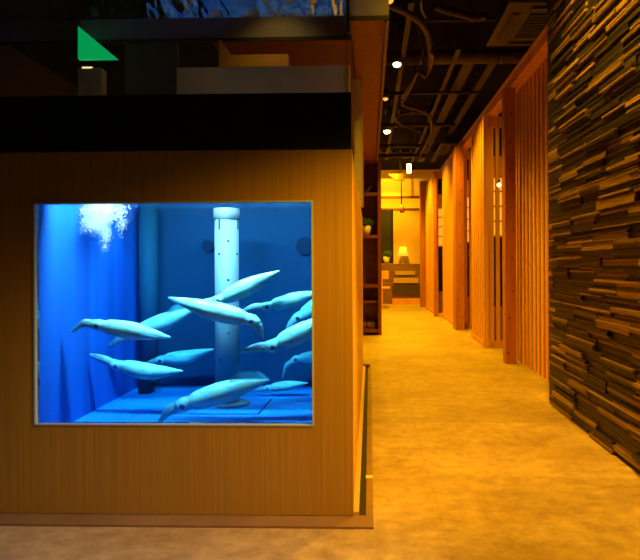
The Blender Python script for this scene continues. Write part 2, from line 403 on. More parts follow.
# overflow pipe
pb = Wz(231, 404, FZ); PY = pb.y; PX = W(227, 300, PY).x; pr = 12.0*PY/600
pt = W(227, 208.5, PY).z; pc = W(227, 219.5, PY).z
pipe = thing('overflow_pipe', 'tall pale grey drilled standpipe with a cap standing in the tank', 'pipe', (PX, PY, FZ))
MB().lathe((PX, PY, 0), [(pr, FZ+.012), (pr, pc)], 32).build('pipe_body', 'pvc', pipe)
MB().lathe((PX, PY, 0), [(pr*1.1, pc-.0), (pr*1.1, pt-.006), (pr*1.02, pt), (pr*.5, pt)], 32).build('cap', 'pvc', pipe)
MB().lathe((PX+.02, PY, 0), [(pr*1.5, FZ), (pr*1.5, FZ+.006), (pr*1.3, FZ+.012)], 32).build('base_ring', 'pvc', pipe)
def drill(u, v, r=.0065):
    x = (W(u, v, PY-pr).x - PX); x = max(-pr*.93, min(pr*.93, x)); yy = PY - math.sqrt(max(0, pr*pr-x*x)); zz = W(u, v, yy).z
    MB().ball((PX+x, yy, zz), r, 10, 6, (.8, .45, 1)).build('drilled_hole', 'hole', pipe)
for (u, v) in ((228, 241), (219, 254), (236.5, 254), (228, 280), (219, 306), (236, 307), (228.3, 333), (220, 360), (237, 360)): drill(u, v)
for u in (219.2, 235.5):
    x = W(u, 225, PY-pr).x-PX; yy = PY-math.sqrt(max(0, pr*pr-x*x))
    B(PX+x-.003, PX+x+.003, yy-.003, yy+.004, W(u, 229.5, yy).z, pc-.001).build('slot', 'hole', pipe)
# return pipe at the back left
qx = W(151, 300, 3.2).x
rp = thing('return_pipe', 'dim pipe with a black pump foot at the back left of the tank', 'pipe', (qx, 3.2, FZ))
MB().lathe((qx-.02, 3.22, 0), [(.05, FZ+.11), (.05, wz-.002)], 24).build('pipe_body', 'backpipe', rp)
qz = W(151, 390, 3.12).z
B(qx-.035, qx+.03, 3.10, 3.17, FZ+.001, FZ+.085).build('pump', 'bluehose', rp, .004)
MB().tube([(qx+.03, 3.14, FZ+.06), (qx+.06, 3.14, FZ+.05), (qx+.065, 3.14, FZ+.09), (qx+.065, 3.14, FZ+.13)], .012, 8).build('elbow', 'bluehose', rp)
MB().lathe((qx-.02, 3.22, 0), [(.055, FZ+.085), (.055, FZ+.11)], 24).build('collar', 'liner', rp)

# bubbles
mb = MB(); rb = random.Random(3)
ico = bmesh.new(); bmesh.ops.create_icosphere(ico, subdivisions=1, radius=1)
iv = [v.co.copy() for v in ico.verts]; ifc = [[v.index for v in f.verts] for f in ico.faces]; ico.free()
lobes = [(92, 210, 12, 13), (86, 222, 9, 10), (100, 224, 8, 14), (106, 215, 7, 14), (106, 236, 5, 8), (118, 212, 10, 10), (104, 206, 22, 5), (122, 226, 6, 9), (96, 226, 8, 6), (105, 247, 3, 4)]
wts = [9, 5, 8, 8, 3, 3, 4, 1.2, 4, .6]
n = 0
while n < 6500:
    L_ = rb.choices(lobes, wts)[0]
    u = rb.gauss(L_[0], L_[2]*.5); v = rb.gauss(L_[1], L_[3]*.5); Y = 2.62+rb.gauss(0, .07)
    p = W(u, v, Y)
    if p.z > wz-.004: p.z = wz-.004-rb.random()*.03
    if p.x < IX0+.02: continue
    r = rb.choice([.0009, .0012, .0012, .0016, .0022])
    i = len(mb.v); mb.v += [tuple(p+c*r) for c in iv]; mb.f += [tuple(i+k for k in f) for f in ifc]; mb.smooth += [1]*len(ifc); n += 1
tag(mb.build('bubbles', 'bubble'), 'cloud of white air bubbles churning at the top left of the water', 'bubbles', kind='stuff')

# ---------------------------------------------------------------- squid
def spline(pts, n):
    P = [2*pts[0]-pts[1]] + pts + [2*pts[-1]-pts[-2]]; out = []
    segs = len(pts)-1
    for i in range(n+1):
        t = i/n*segs; k = min(int(t), segs-1); t -= k
        p0, p1, p2, p3 = P[k:k+4]
        out.append(.5*((2*p1)+(-p0+p2)*t+(2*p0-5*p1+4*p2-p3)*t*t+(-p0+3*p1-3*p2+p3)*t**3))
    return out
def lerp_prof(prof, t):
    for (a, ra), (b, rb_) in zip(prof, prof[1:]):
        if t <= b:
            s = (t-a)/(b-a); s = s*s*(3-2*s) if False else s
            return ra+(rb_-ra)*s
    return prof[-1][1]
def squid(label, tail, eye, tip, Y, rpx, bend=None, sag=0, dY=0.0, fin_roll=0.0, fin_w=.9, eyeside=-1):
    px = Y/600; R = rpx*px
    T, E, A = W(*tail, Y+dY), W(*eye, Y), W(*tip, Y-dY*.3)
    ax = (T-E).normalized(); L = (T-E).length
    side = Vector((0, 1, 0)); side = (side-ax*side.dot(ax)).normalized(); upv = ax.cross(side)
    if upv.z < 0: upv = -upv
    N_ = E + ax*R*.75                                  # collar
    mid = N_*.5+T*.5 + Vector((0, 0, -sag*px))
    bd = W(*bend, Y) if bend else (E*.5+A*.5)
    root = thing('squid', label, 'squid', E, 'squid swimming in the tank')
    # mantle with head, one mesh
    back = spline([N_, N_*.7+T*.3+Vector((0, 0, -sag*px*.8)), mid, N_*.25+T*.75+Vector((0, 0, -sag*px*.5)), T], 30)
    mprof = [(0, .66), (.03, .80), (.10, .90), (.22, .98), (.35, 1), (.5, .92), (.65, .73), (.8, .47), (.92, .24), (.98, .13), (1, .05)]
    hb = E + (bd-E).normalized()*R*.75
    pts = [hb, E*.5+hb*.5, E, E*.4+N_*.6, N_-ax*R*.08]
    rads = [R*.50, R*.60, R*.66, R*.62, R*.60]
    for i, p in enumerate(back): pts.append(p); rads.append(R*lerp_prof(mprof, i/30))
    MB().tube(pts, rads, 18).build('body', 'squid', root)
    # eyes on both flanks
    for s in (-1, 1):
        c = E + side*s*R*.46 - upv*R*.05
        e = MB().ball(c, R*.36, 12, 8, (1, .7, 1)).build('eye', 'eyering', root)
        MB().ball(c+side*s*R*.11, R*.27, 10, 6, (1, .8, .9)).build('pupil', 'eye', e)
    # eight arms and two longer tentacles
    al = (A-hb).length
    for k in range(10):
        an = 2*math.pi*k/10; o0 = (side*math.cos(an)+upv*math.sin(an))
        lf = (.78+.12*math.sin(k*2.4)) if k not in (2, 7) else 1.0
        cl = spline([hb + o0*R*.27, bd+o0*R*.28, A*.5+bd*.5+o0*R*.20, A+o0*R*.05], 10)
        m_ = max(3, int(len(cl)*lf)); cl = cl[:m_]
        if bend is None: pass
        r0 = R*.23
        MB().tube([hb-(bd-hb).normalized()*R*.2+o0*R*.12]+cl, [r0*.9]+[r0*(1-.8*(i/(m_-1))**1.3) for i in range(m_)], 7).build('arm' if k not in (2, 7) else 'tentacle', 'squidarm', root)
    # fins
    for s in (-1, 1):
        fa = Vector(side*math.cos(fin_roll)*s + upv*math.sin(fin_roll)*(1 if True else s))
        if fin_roll == 0: fa = side*s
        fa.normalize()
        vs = []; 
        n = 14
        for i in range(n+1):
            t = .50+.49*i/n; q = back[min(30, int(round(t*30)))]
            s_ = i/n; wv = math.sin(math.pi*min(1, s_*1.0)**1.25)**.8 * R*fin_w
            vs += [q+fa*R*lerp_prof(mprof, t)*.5, q+fa*(R*lerp_prof(mprof, t)*.8+wv)-ax*wv*.2]
        th = upv*R*.03 if fin_roll == 0 else side*R*.03
        m_ = MB(); i0 = 0; m_.v = [tuple(v+th) for v in vs]+[tuple(v-th) for v in vs]; nn = len(vs)
        for i in range(n):
            a0, a1, b0, b1 = 2*i, 2*i+1, 2*i+2, 2*i+3
            m_.f += [(a0, a1, b1, b0), (nn+a0, nn+b0, nn+b1, nn+a1), (a1, nn+a1, nn+b1, b1)]; m_.smooth += [1, 1, 1]
        m_.build('fin', 'fin', root)
    return root
squid('leftmost pale squid, its arms curving down toward the bright blue left wall', (171, 337.5), (98.8, 325), (71, 332.5), 2.45, 9.2, (84, 323), 0, .0, 0)
squid('squid below the left one, arms pointing up left above the black pump', (183, 371), (117.5, 365.5), (90, 354), 2.67, 8.6, (105, 359.5), 3.5)
squid('dimmer squid slanting up behind the leftmost squid', (198, 307), (134, 333), (108, 346), 2.84, 9, (122, 338), 1, 0, .9, 1.1)
squid('bright squid slanting up to the right across the standpipe', (279.5, 271), (219, 300.5), (190, 308), 2.62, 9, (205, 303), 0)
squid('bright squid in front of the standpipe with arms hanging down right', (168, 297.5), (252.5, 320.5), (263.5, 338), 2.50, 10, (260, 327), 1)
squid('greyish squid highest near the right glass edge, pale ringed eye', (326, 291), (267.5, 306.5), (243.5, 309.5), 2.72, 7.2, (255, 306.5), 0)
squid('dim squid half hidden at the right edge between two others', (344, 289), (298, 317.8), (285, 334), 2.98, 8.5, (291, 324), 0)
squid('pale squid rising out of the right edge, arms level to the left', (334, 313), (273.5, 346), (241, 351.5), 2.56, 10.5, (258, 347.5), 2)
squid('faint curled squid deep in the lower right of the tank', (345, 352), (296, 359), (282, 378), 3.18, 6, (286, 366), 0)
squid('faint squid deep in the tank right of the black pump', (214, 349), (161, 360), (145, 364), 3.16, 7, (153, 362), 2)
squid('largest lowest squid over the tank floor with arms touching the window bottom', (269, 380), (184, 404.5), (157, 425), 2.48, 11.3, (168, 411), -1, 0, 1.0, 1.25)
squid('faint dark squid lying level at the back beyond the large lowest squid', (308, 383), (268, 388), (254, 390), 3.05, 5, (262, 389), 0)

# ---------------------------------------------------------------- behind the tank, seen through the upper glass
p0 = W(219, 67, 3.62); p1 = W(288, 54, 3.62); pz = W(220, 40, 3.62)
mb = MB(); zlo = zb0+.001
mb.prism([(p0.x, zlo), (p1.x, zlo), (p1.x, p1.z), (W(231, 54, 3.62).x, p1.z), (p0.x+.01, pz.z), (p0.x, pz.z)], 3.62, 3.68)
tag(mb.build('timber_board', 'board'), 'yellow plywood board with a raised left corner seen above the grey tank rim', 'board')
x0 = W(125, 60, 3.8).x; x1 = W(177, 60, 3.8).x
tag(B(x0, x1, 3.8, 3.84, zb0, W(150, 38, 3.8).z).build('brown_partition', 'brownboard'), 'dull brown board standing left of the grey tank rim', 'board')
o = thing('green_sign', 'glowing green triangular light seen through the upper glass at the left', 'light', W(96, 50, 3.65))
a, b, c = W(78, 26, 3.65), W(117, 58.5, 3.65), W(78, 59, 3.65)
MB().prism([(c.x, c.z), (b.x, b.z), (a.x, a.z)], 3.65, 3.68).build('lit_face', 'green', o)
MB().prism([(c.x-.06, c.z-.0), (c.x-.002, c.z-.0), (a.x-.002, a.z+.05), (a.x-.06, a.z+.05)], 3.64, 3.69).build('housing', 'dark', o)
o = thing('cabinet_box', 'small beige box under a lit strip below the green light', 'cabinet', W(90, 80, 3.65))
a, b = W(78, 68, 3.65), W(101, 83, 3.65)
B(a.x, b.x, 3.65, 3.73, zb0+.001, a.z).build('body', 'cream', o)
a, b = W(78, 64, 3.6), W(88, 67.5, 3.6)
B(a.x, b.x, 3.65, 3.70, b.z+.012, a.z+.0).build('lit_strip', 'warmled', o)
# grey post above cabinet
a, b = W(354, 100, 4.5), W(361, 100, 4.5); SOZ = 2.34
po = thing('grey_post', 'slim grey post standing on the cabinet top up to the soffit', 'post', (a.x, 4.5, zb0))
B(a.x, b.x, 4.5, 4.56, zb0+.001, W(357, 79, 4.5).z).build('grey_cover', 'greymetal', po)
B(b.x+.001, b.x+.014, 4.5, 4.56, zb0+.001, W(357, 79, 4.5).z).build('wood_edge', 'side', po)

# soffit over the shelf
sy = 3.40; sr = W(389, 22, sy).x
s_ = struct(B(W(350.5, 20, sy).x, sr, sy, sy+.02, SOZ, 3.44).build('trim_1', 'plaster'), 'greige bulkhead face above the orange soffit', 'bulkhead')
struct(B(W(350.5, 20, sy).x, sr-.002, sy+.02, 8.0, SOZ+.02, 3.44).build('bulkhead_core', 'dark', s_))
struct(B(W(350.5, 20, sy).x, sr-.02, sy+.02, 8.0, SOZ-.0, SOZ+.019).build('soffit_panel', 'soffit', s_))
struct(B(sr-.019, sr, sy+.02, 8.0, SOZ-.035, SOZ+.019).build('soffit_edge', 'shelfwood', s_))
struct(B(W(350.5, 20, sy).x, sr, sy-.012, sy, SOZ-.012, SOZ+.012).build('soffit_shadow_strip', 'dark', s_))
lx1 = W(350, 20, sy).x-.005
s2 = struct(B(-4, lx1, 3.75, 3.77, 2.36, 3.44).build('trim_2', 'plaster'), 'bulkhead seen through the upper tank glass', 'bulkhead')
struct(B(-1.0, lx1, 3.77, 8.0, 2.37, 2.39).build('soffit_panel', 'soffit', s2))
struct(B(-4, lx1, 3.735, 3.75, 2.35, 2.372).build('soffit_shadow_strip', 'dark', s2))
struct(B(-2.2, lx1, 7.2, 7.25, 0, 2.37).build('trim_3', 'cedardark'), 'dark timber wall behind the cabinet', 'wall')

# shelving unit
sy0, sy1 = 8.0, 8.35
xr = W(381.5, 300, sy0).x; xl = xr-.9
st = SOZ
sh = thing('shelving_unit', 'tall red-brown open shelving unit standing behind the aquarium cabinet', 'shelf', (xr-.4, sy0, 0))
B(xr-.045, xr, sy0, sy1, 0, st-.04).build('side_upright', 'shelfwood', sh); B(xl, xl+.045, sy0, sy1, 0, st-.04).build('side_upright', 'shelfwood', sh)
B(xl+.045, xr-.045, sy1-.015, sy1, 0, st-.04).build('back_board', 'bench', sh)
szs = []
for v in (161, 194, 236.5, 286, 331):
    zz = W(370, v, sy0).z; szs.append(zz)
    B(xl+.045, xr-.045, sy0+.003, sy1-.015, zz-.022, zz+.022).build('shelf_board', 'shelfwood', sh)
zz = W(370, 301, sy0).z; B(xl+.045, xr-.045, sy0+.06, sy1-.015, zz-.03, zz+.0).build('shelf_board', 'shelfwood', sh)
def potted(label, x, y, z, s, leaves=26, seed=1):
    rr = random.Random(seed)
    t = thing('potted_plant', label, 'plant', (x, y, z))
    MB().lathe((x, y, z), [(.030*s, 0), (.042*s, .085*s), (.036*s, .085*s), (.034*s, .07*s)], 16).build('pot', 'pot', t)
    mb = MB()
    for k in range(leaves):
        an = rr.random()*6.28; el = rr.uniform(.3, 1.4); ln = rr.uniform(.05, .1)*s; b0 = Vector((x, y, z+.075*s))
        d = Vector((math.cos(an)*math.cos(el), math.sin(an)*math.cos(el), math.sin(el)))
        mb.tube([b0, b0+d*ln*.5, b0+d*ln], [.003*s, .012*s, .002*s], 5)
    mb.build('foliage', 'leaf', t)
potted('small dark potted plant on the middle shelf of the brown shelving unit', W(366.5, 230, 8.1).x, 8.12, szs[2]+.0225, 1.5, 40, 2)
p = W(368.5, 190, 8.1); z0 = szs[1]+.0225
t = thing('card_stand', 'small pale tilted card on the upper shelf of the brown unit', 'card', (p.x, 8.12, z0))
MB().prism([(p.x-.03, z0), (p.x-.02, z0), (p.x+.035, z0+.10), (p.x+.025, z0+.10)], 8.10, 8.13).build('card', 'tread', t)
for k, u in enumerate((364, 369, 373.5)):
    p = W(u, 331, 8.12); z0 = szs[4]+.0225
    t = thing('storage_jar', ['leftmost dark jar on the lowest shelf of the brown unit', 'middle dark jar on the lowest shelf of the brown unit', 'rightmost dark jar on the lowest shelf of the brown unit'][k], 'jar', (p.x, 8.12, z0), 'jars on the lowest shelf')
    MB().lathe((p.x, 8.15, z0), [(.03, 0), (.034, .02), (.034, .07), (.02, .085)], 14).build('jar_body', 'bench', t); MB().lathe((p.x, 8.15, z0+.085), [(.022, 0), (.022, .012)], 14).build('lid', 'dark', t)

# ---------------------------------------------------------------- timber screens
BZ0, BZ1 = 2.61, 2.72
bm_ = thing('timber_beam', 'long orange cedar header beam along the top of the slatted screens', 'beam', (1.39, 4.2, BZ0))
B(1.33, 1.45, 4.15, 14.2, BZ0, BZ1).build('beam_body', 'cedar', bm_, .003)
B(1.325, 1.335, 4.15, 14.2, BZ1-.022, BZ1+.004).build('top_fillet', 'cedar2', bm_)
def slat_screen(label, X, y0, y1, pitch=.085, w=.045, d=.05, zlo=.0, backing=True, base=True):
    t = thing('slatted_screen', label, 'screen', (X, (y0+y1)/2, 0), 'slatted timber screens')
    mb = MB(); y = y0
    while y+w <= y1+.001:
        mb.box(X, X+d, y, y+w, (.06 if base else 0.0), BZ0); y += pitch
    mb.build('slats', 'cedar2', t)
    if base: B(X-.008, X+d+.01, y0, y1, 0, .06).build('base_rail', 'cedar', t)
    if backing: B(X+d+.002, X+d+.014, y0, y1, (.06 if base else 0), BZ0).build('backing_board', 'bench', t)
    return t
def post(label, u0, u1, Y, d=.10, z1=BZ0, m='cedardark', knots=True):
    a, b = W(u0, 300, Y).x, W(u1, 300, Y).x
    t = thing('timber_post', label, 'post', (a, Y, 0), 'cedar posts')
    B(a, b, Y, Y+d, 0, z1).build('post_body', m, t, .004)
    if knots:
        rr = random.Random(int(Y*100))
        for k in range(9):
            MB().ball((rr.uniform(a+.02, b-.02), Y, .1+k*.27+rr.random()*.12), .009, 8, 6, (1, .25, 1.3)).build('knot', 'knot', t)
            MB().ball((a, Y+rr.uniform(.02, d-.02), .15+k*.27+rr.random()*.12), .008, 8, 6, (.25, 1, 1.3)).build('knot', 'knot', t)
    return t
def lattice(label, xa, xb, Y, gaps, fz=.075, rails=(), shoji=None):   # frontal return panel; gaps list of (x0,x1) fractions
    t = thing('lattice_panel', label, 'screen', ((xa+xb)/2, Y, 0), 'narrow return panels beside the booth doorways')
    mb = MB(); w = xb-xa; x = xa
    for g0, g1 in gaps:
        mb.box(x, xa+g0*w, Y, Y+.04, fz, BZ0-.12); x = xa+g1*w
    mb.box(x, xb, Y, Y+.04, fz, BZ0-.12)
    mb.build('upright_boards', 'cedar2', t)
    B(xa, xb, Y-.02, Y+.05, 0, fz).build('base_rail', 'cedar', t, .003)
    B(xa, xb, Y-.01, Y+.05, BZ0-.12, BZ0-.002).build('top_rail', 'cedar', t)
    for i, z_ in enumerate(rails): B(xa+.01, xb-.01, Y+.041, Y+.06, z_-.03, z_+.03).build('cross_rail', 'cedar', t)
    return t
# near slat bay (set back), post, doorway, return panel, slats ...
slat_screen('nearest slatted screen of vertical cedar strips beside the stone wall', 1.433, 4.14, 6.25, .125, .058, .013, backing=True, base=False)
post('nearest dark knotty cedar post at the end of the closest slatted screen', 505.5, 516.5, 5.70, .12)
xa = W(484, 345, 6.83).x; xb = 1.56
slat_screen('second slatted screen beyond the first doorway', 1.30, 6.88, 7.72, .125, .062, .012)
lattice('return panel with two dark slots behind the nearest cedar post', 1.30, xb, 6.83, ((.40, .50), (.66, .79)))
B(1.285, 1.335, 6.80, 6.828, 0, BZ0).build('corner_stile', 'cedar2', bpy.data.objects['lattice_panel'])
post('second wide knotty cedar post down the corridor', 455.7, 464.5, 8.57, .28)
lattice('second return panel beside the wide knotty post', 1.36, 1.62, 8.88, ((.3, .42), (.6, .72)))
slat_screen('third slatted screen beyond the wide knotty post', 1.285, 8.93, 10.7, .125, .062, .012)
lattice('third return panel with a lit paper grid near the corridor end', 1.17, 1.36, 10.86, ((.35, .8),), .05)
B(1.15, 1.20, 10.80, 10.858, 0, BZ0).build('corner_stile', 'cedardark', bpy.data.objects['lattice_panel.002'])
slat_screen('farthest slatted screen at the corridor end', 1.20, 10.95, 12.9, .12, .08, .02)
post('farthest orange post where the screens meet the end room', 420.5, 427.5, 13.1, .12, 2.75, 'cedardark')
# booth interiors
def booth(n, label_w, y0, y1, x0=1.62):
    t = thing('booth_divider', label_w, 'partition', (2.4, y1, 0), 'booth dividers')
    B(x0, 3.29, y1, y1+.05, 1.27, 2.0).build('lit_paper_screen', 'shoji', t)
    mb = MB()
    for z_ in (1.28, 1.46, 1.64, 1.82, 1.99): mb.box(x0, 3.29, y1-.015, y1, z_-.008, z_+.008)
    xx = x0
    while xx < 3.25: mb.box(xx, xx+.02, y1-.015, y1, 1.27, 2.0); xx += .28
    mb.build('grid', 'cedardark', t)
    B(x0, 3.29, y1, y1+.05, .43, 1.268).build('dark_backrest', 'fabric', t)
    B(x0, 3.29, y1, y1+.05, 0, .428).build('lower_panel', 'cedar', t)
    B(x0, 3.29, y1+.0, y1+.05, 2.002, 2.25).build('head_board', 'cedar', t)
    B(x0, 3.29, y1, y1+.05, 2.252, BZ0).build('upper_board', 'dark', t)
booth(1, 'lit paper screen and dark backrest of the nearest booth', 6, 7.3, 1.40)
booth(2, 'lit paper screen and dark backrest of the second booth', 8, 9.4, 1.42)
booth(3, 'lit paper screen and dark backrest of the far booth', 10, 11.3, 1.27)
p = W(499, 185, 6.5)
t = thing('pendant_lamp', 'tiny glowing bulb hanging behind the first doorway', 'lamp', tuple(p))
MB().ball(tuple(p), .022, 12, 8).build('bulb', 'bulb', t); MB().tube([p+Vector((0, 0, .022)), p+Vector((0, 0, .06))], .012, 8).build('socket', 'dark', t)
MB().tube([p+Vector((0, 0, .06)), Vector((p.x, p.y, 3.45))], .003, 6).build('cord', 'dark', t)

# ---------------------------------------------------------------- end room
EY = 13.6
zt0, zt1 = W(400, 196, EY).z, W(400, 180, EY).z
struct(B(-1.0, 1.45, EY, EY+.08, zt0, zt1+.03).build('trim_4', 'cream'), 'cream header beam across the corridor end', 'beam')
struct(B(-1.0, 1.45, EY+.005, EY+.09, zt0-.05, zt0-.001).build('header_underside_strip', 'shelfwood', bpy.data.objects['trim_4']))
struct(B(-1.0, 2.2, 14.9, 14.98, W(400, 263.5, 14.9).z, 2.3).build('trim_5', 'cream'), 'yellow-lit partition above the dark bench', 'wall')
zl = W(400, 209, 14.85).z
struct(B(-1.0, 1.3, 14.84, 14.895, zl-.02, zl+.02).build('trim_6', 'bench'), 'dark picture rail under the end room cove', 'rail')
a = W(381, 210, 14.8); b = W(393.5, 263.5, 14.8)
t = thing('dark_window', 'dark night window at the end room left of the yellow wall', 'window', (b.x, 14.8, b.z))
B(-.6, b.x-.05, 14.86, 14.89, b.z, zl-.03).build('pane', 'nightglass', t); B(b.x-.05, b.x, 14.82, 14.89, b.z, zl-.02).build('frame', 'dark', t)
# dark stepped bench
ez = lambda v, Y: W(400, v, Y).z
t = thing('stepped_bench', 'dark wooden bench with pale treads against the end wall', 'bench', (.9, 14.2, 0))
x0, x1 = -.4, 1.28
B(x0, x1, 14.55, 14.89, 0, ez(264, 14.55)).build('bench_back', 'bench', t)
B(x0, x1, 14.25, 14.549, 0, ez(283, 14.25)).build('seat_box', 'bench', t)
p = W(394, 0, 14.5).x; q = W(414, 0, 14.5).x
B(p, q, 14.52, 14.549, ez(275, 14.5), ez(271, 14.5)).build('pale_strip', 'tread', t)
B(p-.05, q+.05, 14.2, 14.249, ez(283, 14.2), ez(278, 14.2)).build('pale_strip', 'tread', t)
B(W(391, 0, 14.2).x, W(419, 0, 14.2).x, 14.22, 14.249, ez(295, 14.2), ez(286, 14.2)).build('kick_panel', 'acpanel', t)
B(W(391, 0, 14.0).x, W(420, 0, 14.0).x, 14.0, 14.19, 0, ez(299, 14.0)).build('plinth', 'cedar', t)
potted('small green plant in a white pot on the end bench by the dark window', W(386.5, 260, 14.6).x, 14.65, ez(264, 14.55)+.001, 2.1, 40, 5)
# chair at far left end
cx, cy = W(389, 300, 13.0).x, 13.0
t = thing('dining_chair', 'small orange wooden chair at the end of the corridor beside the shelving', 'chair', (cx, cy, 0))
for dx in (-.17, .0): 
    for dy in (-.17, .17):
        B(cx+dx-.17, cx+dx-.135, cy+dy-.018, cy+dy+.018, 0, .42 if dy < 0 else .80).build('leg', 'cedar', t)
for o_ in list(t.children): pass
B(cx-.36, cx+.02, cy-.2, cy+.2, .42, .45).build('seat', 'cedar2', t, .004)
B(cx-.34, cx+.0, cy+.16, cy+.185, .62, .80).build('backrest', 'cedar2', t, .004)
# glowing body added for the bright patch on the end wall
p = W(403, 248, 14.7)
t = thing('wall_glow', 'small glowing shape standing in for a bright patch on the yellow end wall', 'lamp', (p.x, 14.7, ez(264, 14.55)))
z0 = ez(264, 14.55)
MB().lathe((p.x, 14.72, z0), [(.05, 0), (.05, .01), (.01, .02), (.01, .22)], 16).build('base', 'tread', t)
MB().lathe((p.x, 14.72, z0+.2), [(.13, 0), (.08, .22)], 24).build('glow_shape', 'shade', t)
# spotlight on end beam
p = W(401.5, 205, 13.2)
t = thing('spotlight', 'dark spotlight hanging under the cream header at the corridor end', 'light', tuple(p), 'ceiling spotlights')
MB().tube([p+Vector((0, 0, .0)), p+Vector((.02, 0, -.17))], .045, 14).build('lamp_head', 'cedardark', t)
MB().tube([p, Vector((p.x, p.y, 3.45))], .012, 8).build('stem', 'pipe', t)

# ---------------------------------------------------------------- ceiling services
CZ = 3.10
def pipe_run(name, label, cat, pts, r, m='pipe', seg=10, smooth=True, n=6):
    P = [Vector(p) for p in pts]
    if smooth and len(P) > 2: P = spline(P, n*(len(P)-1))
    return tag(MB().tube(P, r, seg).build(name, m), label, cat)
cz = lambda lst, z=CZ: [Wz(u, v, z) for u, v in lst]
pipe_run('flexible_conduit', 'thick flexible conduit curving down the dark ceiling from the bulkhead', 'conduit', cz([(386, 4), (405, 12), (420, 22), (428, 36), (430, 52), (430, 66), (426, 74)], 3.0), .028, 'pipe2')
pipe_run('flexible_conduit', 'thin copper-lit cable beside the bend of the thick conduit', 'cable', cz([(421, 0), (422, 10), (426, 18)], 3.0), .010, 'galv')
pipe_run('flexible_conduit', 'short pale cable loop at the lower bend of the thick conduit', 'cable', [Wz(446, 40, 3.445)] + cz([(432, 50), (433, 58), (431, 66)], 2.90), .010, 'galv')
pipe_run('flexible_conduit', 'crooked pair of cables running from the bend towards the corridor end', 'cable', [Vector((Wz(422, 73, 2.93).x-.06, Wz(422, 73, 2.93).y-.12, 3.445))] + cz([(426, 74), (418, 72), (413, 82), (407, 94), (402, 104), (412, 108), (424, 112), (431, 120), (431, 132), (427, 142), (423, 150), (420, 156)], 2.93), .016, 'pipe2')
pipe_run('flexible_conduit', 'thin cable dropping to the rectangular lamp at the corridor end', 'cable', [Wz(412, 60, 3.445)] + cz([(415, 74), (408, 88), (402, 98)], 3.05), .012, 'galv')
pipe_run('flexible_conduit', 'drooping cable loop in the middle of the dark ceiling', 'cable', [Wz(436, 90, 3.445)] + cz([(430, 112), (412, 112), (396, 117), (400, 124), (412, 129), (420, 132)], 3.05), .014, 'pipe')
pipe_run('flexible_conduit', 'slack cable looping across the top of the ceiling', 'cable', cz([(434, 6), (445, 10), (460, 14), (478, 18), (486, 15)], 3.1), .03, 'pipe')
def xduct(name, label, v, u0, u1, r, z=CZ, m='pipe'):
    a = Wz((u0+u1)/2, v, z); b = W(u0, v, a.y); c = W(u1, v, a.y)
    o = thing(name, label, 'duct', tuple(b))
    MB().tube([(b.x, a.y, z), (c.x, a.y, z)], r, 16).build('duct_body', m, o)
    for k in range(2):
        x = b.x+(c.x-b.x)*(.25+.5*k)
        MB().tube([(x-.02, a.y, z), (x+.02, a.y, z)], r+.006, 16).build('clamp', 'galv', o)
        MB().tube([(x, a.y, z+r), (x, a.y, 3.45)], .005, 6).build('hanger', 'galv', o)
xduct('round_duct', 'insulated round duct crossing the ceiling in front of the nearest air conditioner', 57, 380, 540, .075, 3.22, 'pipe2')
xduct('round_duct', 'thin cross pipe near the first lit spotlight', 93, 376, 480, .02, 3.1)
xduct('round_duct', 'cross pipe just above the second lit spotlight', 125, 376, 455, .03, 3.1)
xduct('round_duct', 'farther cross pipe beyond the second spotlight', 146, 376, 428, .035, 3.1)
xduct('round_duct', 'last cross pipe before the cream header', 156, 376, 426, .04, 3.1)
xduct('round_duct', 'thin cross pipe close to the top of the picture', 20, 388, 500, .018, 3.3)
def lbeam(label, u, v, y0, y1, w=.06, h=.08, z=3.15, m='pipe'):
    X = Wz(u, v, z).x
    o = thing('ceiling_rail', label, 'rail', (X, y0, z), 'long ceiling rails')
    B(X-w/2, X+w/2, y0, y1, z, z+.012).build('flange', m, o); B(X-.01, X+.01, y0, y1, z+.012, z+h).build('web', m, o)
    yy = y0+.3
    while yy < y1: MB().tube([(X, yy, z+h), (X, yy, 3.45)], .005, 6).build('hanger', 'galv', o); yy += 1.4
lbeam('left long rail running down the dark ceiling', 425, 131, 6.2, 13, .05)
lbeam('middle long rail running down the dark ceiling', 441, 120, 6.6, 13, .12)
lbeam('right long rail running down the dark ceiling nearest the screens', 463, 112, 6.6, 13, .09)
lbeam('rail hugging the bulkhead side of the ceiling', 396, 100, 5.2, 13, .05, .08, 3.2)
def cable_tray(label, v0, u0, u1, z):
    a = Wz((u0+u1)/2, v0, z); b = W(u0, v0, a.y); c = W(u1, v0, a.y)
    o = thing('cable_tray', label, 'tray', tuple(b), 'cable trays')
    mb = B(b.x, c.x, a.y-.15, a.y-.14, z, z+.05); mb.box(b.x, c.x, a.y+.14, a.y+.15, z, z+.05); x = b.x
    while x < c.x: mb.box(x, x+.02, a.y-.14, a.y+.14, z, z+.01); x += .2
    mb.build('tray_body', 'pipe', o)
    MB().tube([(b.x+.1, a.y, z+.05), (b.x+.1, a.y, 3.45)], .005, 6).build('hanger', 'galv', o)
cable_tray('ladder tray crossing the ceiling far down the corridor', 151, 380, 450, 3.2)
cable_tray('ladder tray crossing the ceiling between the two spotlights', 112, 385, 470, 3.25)
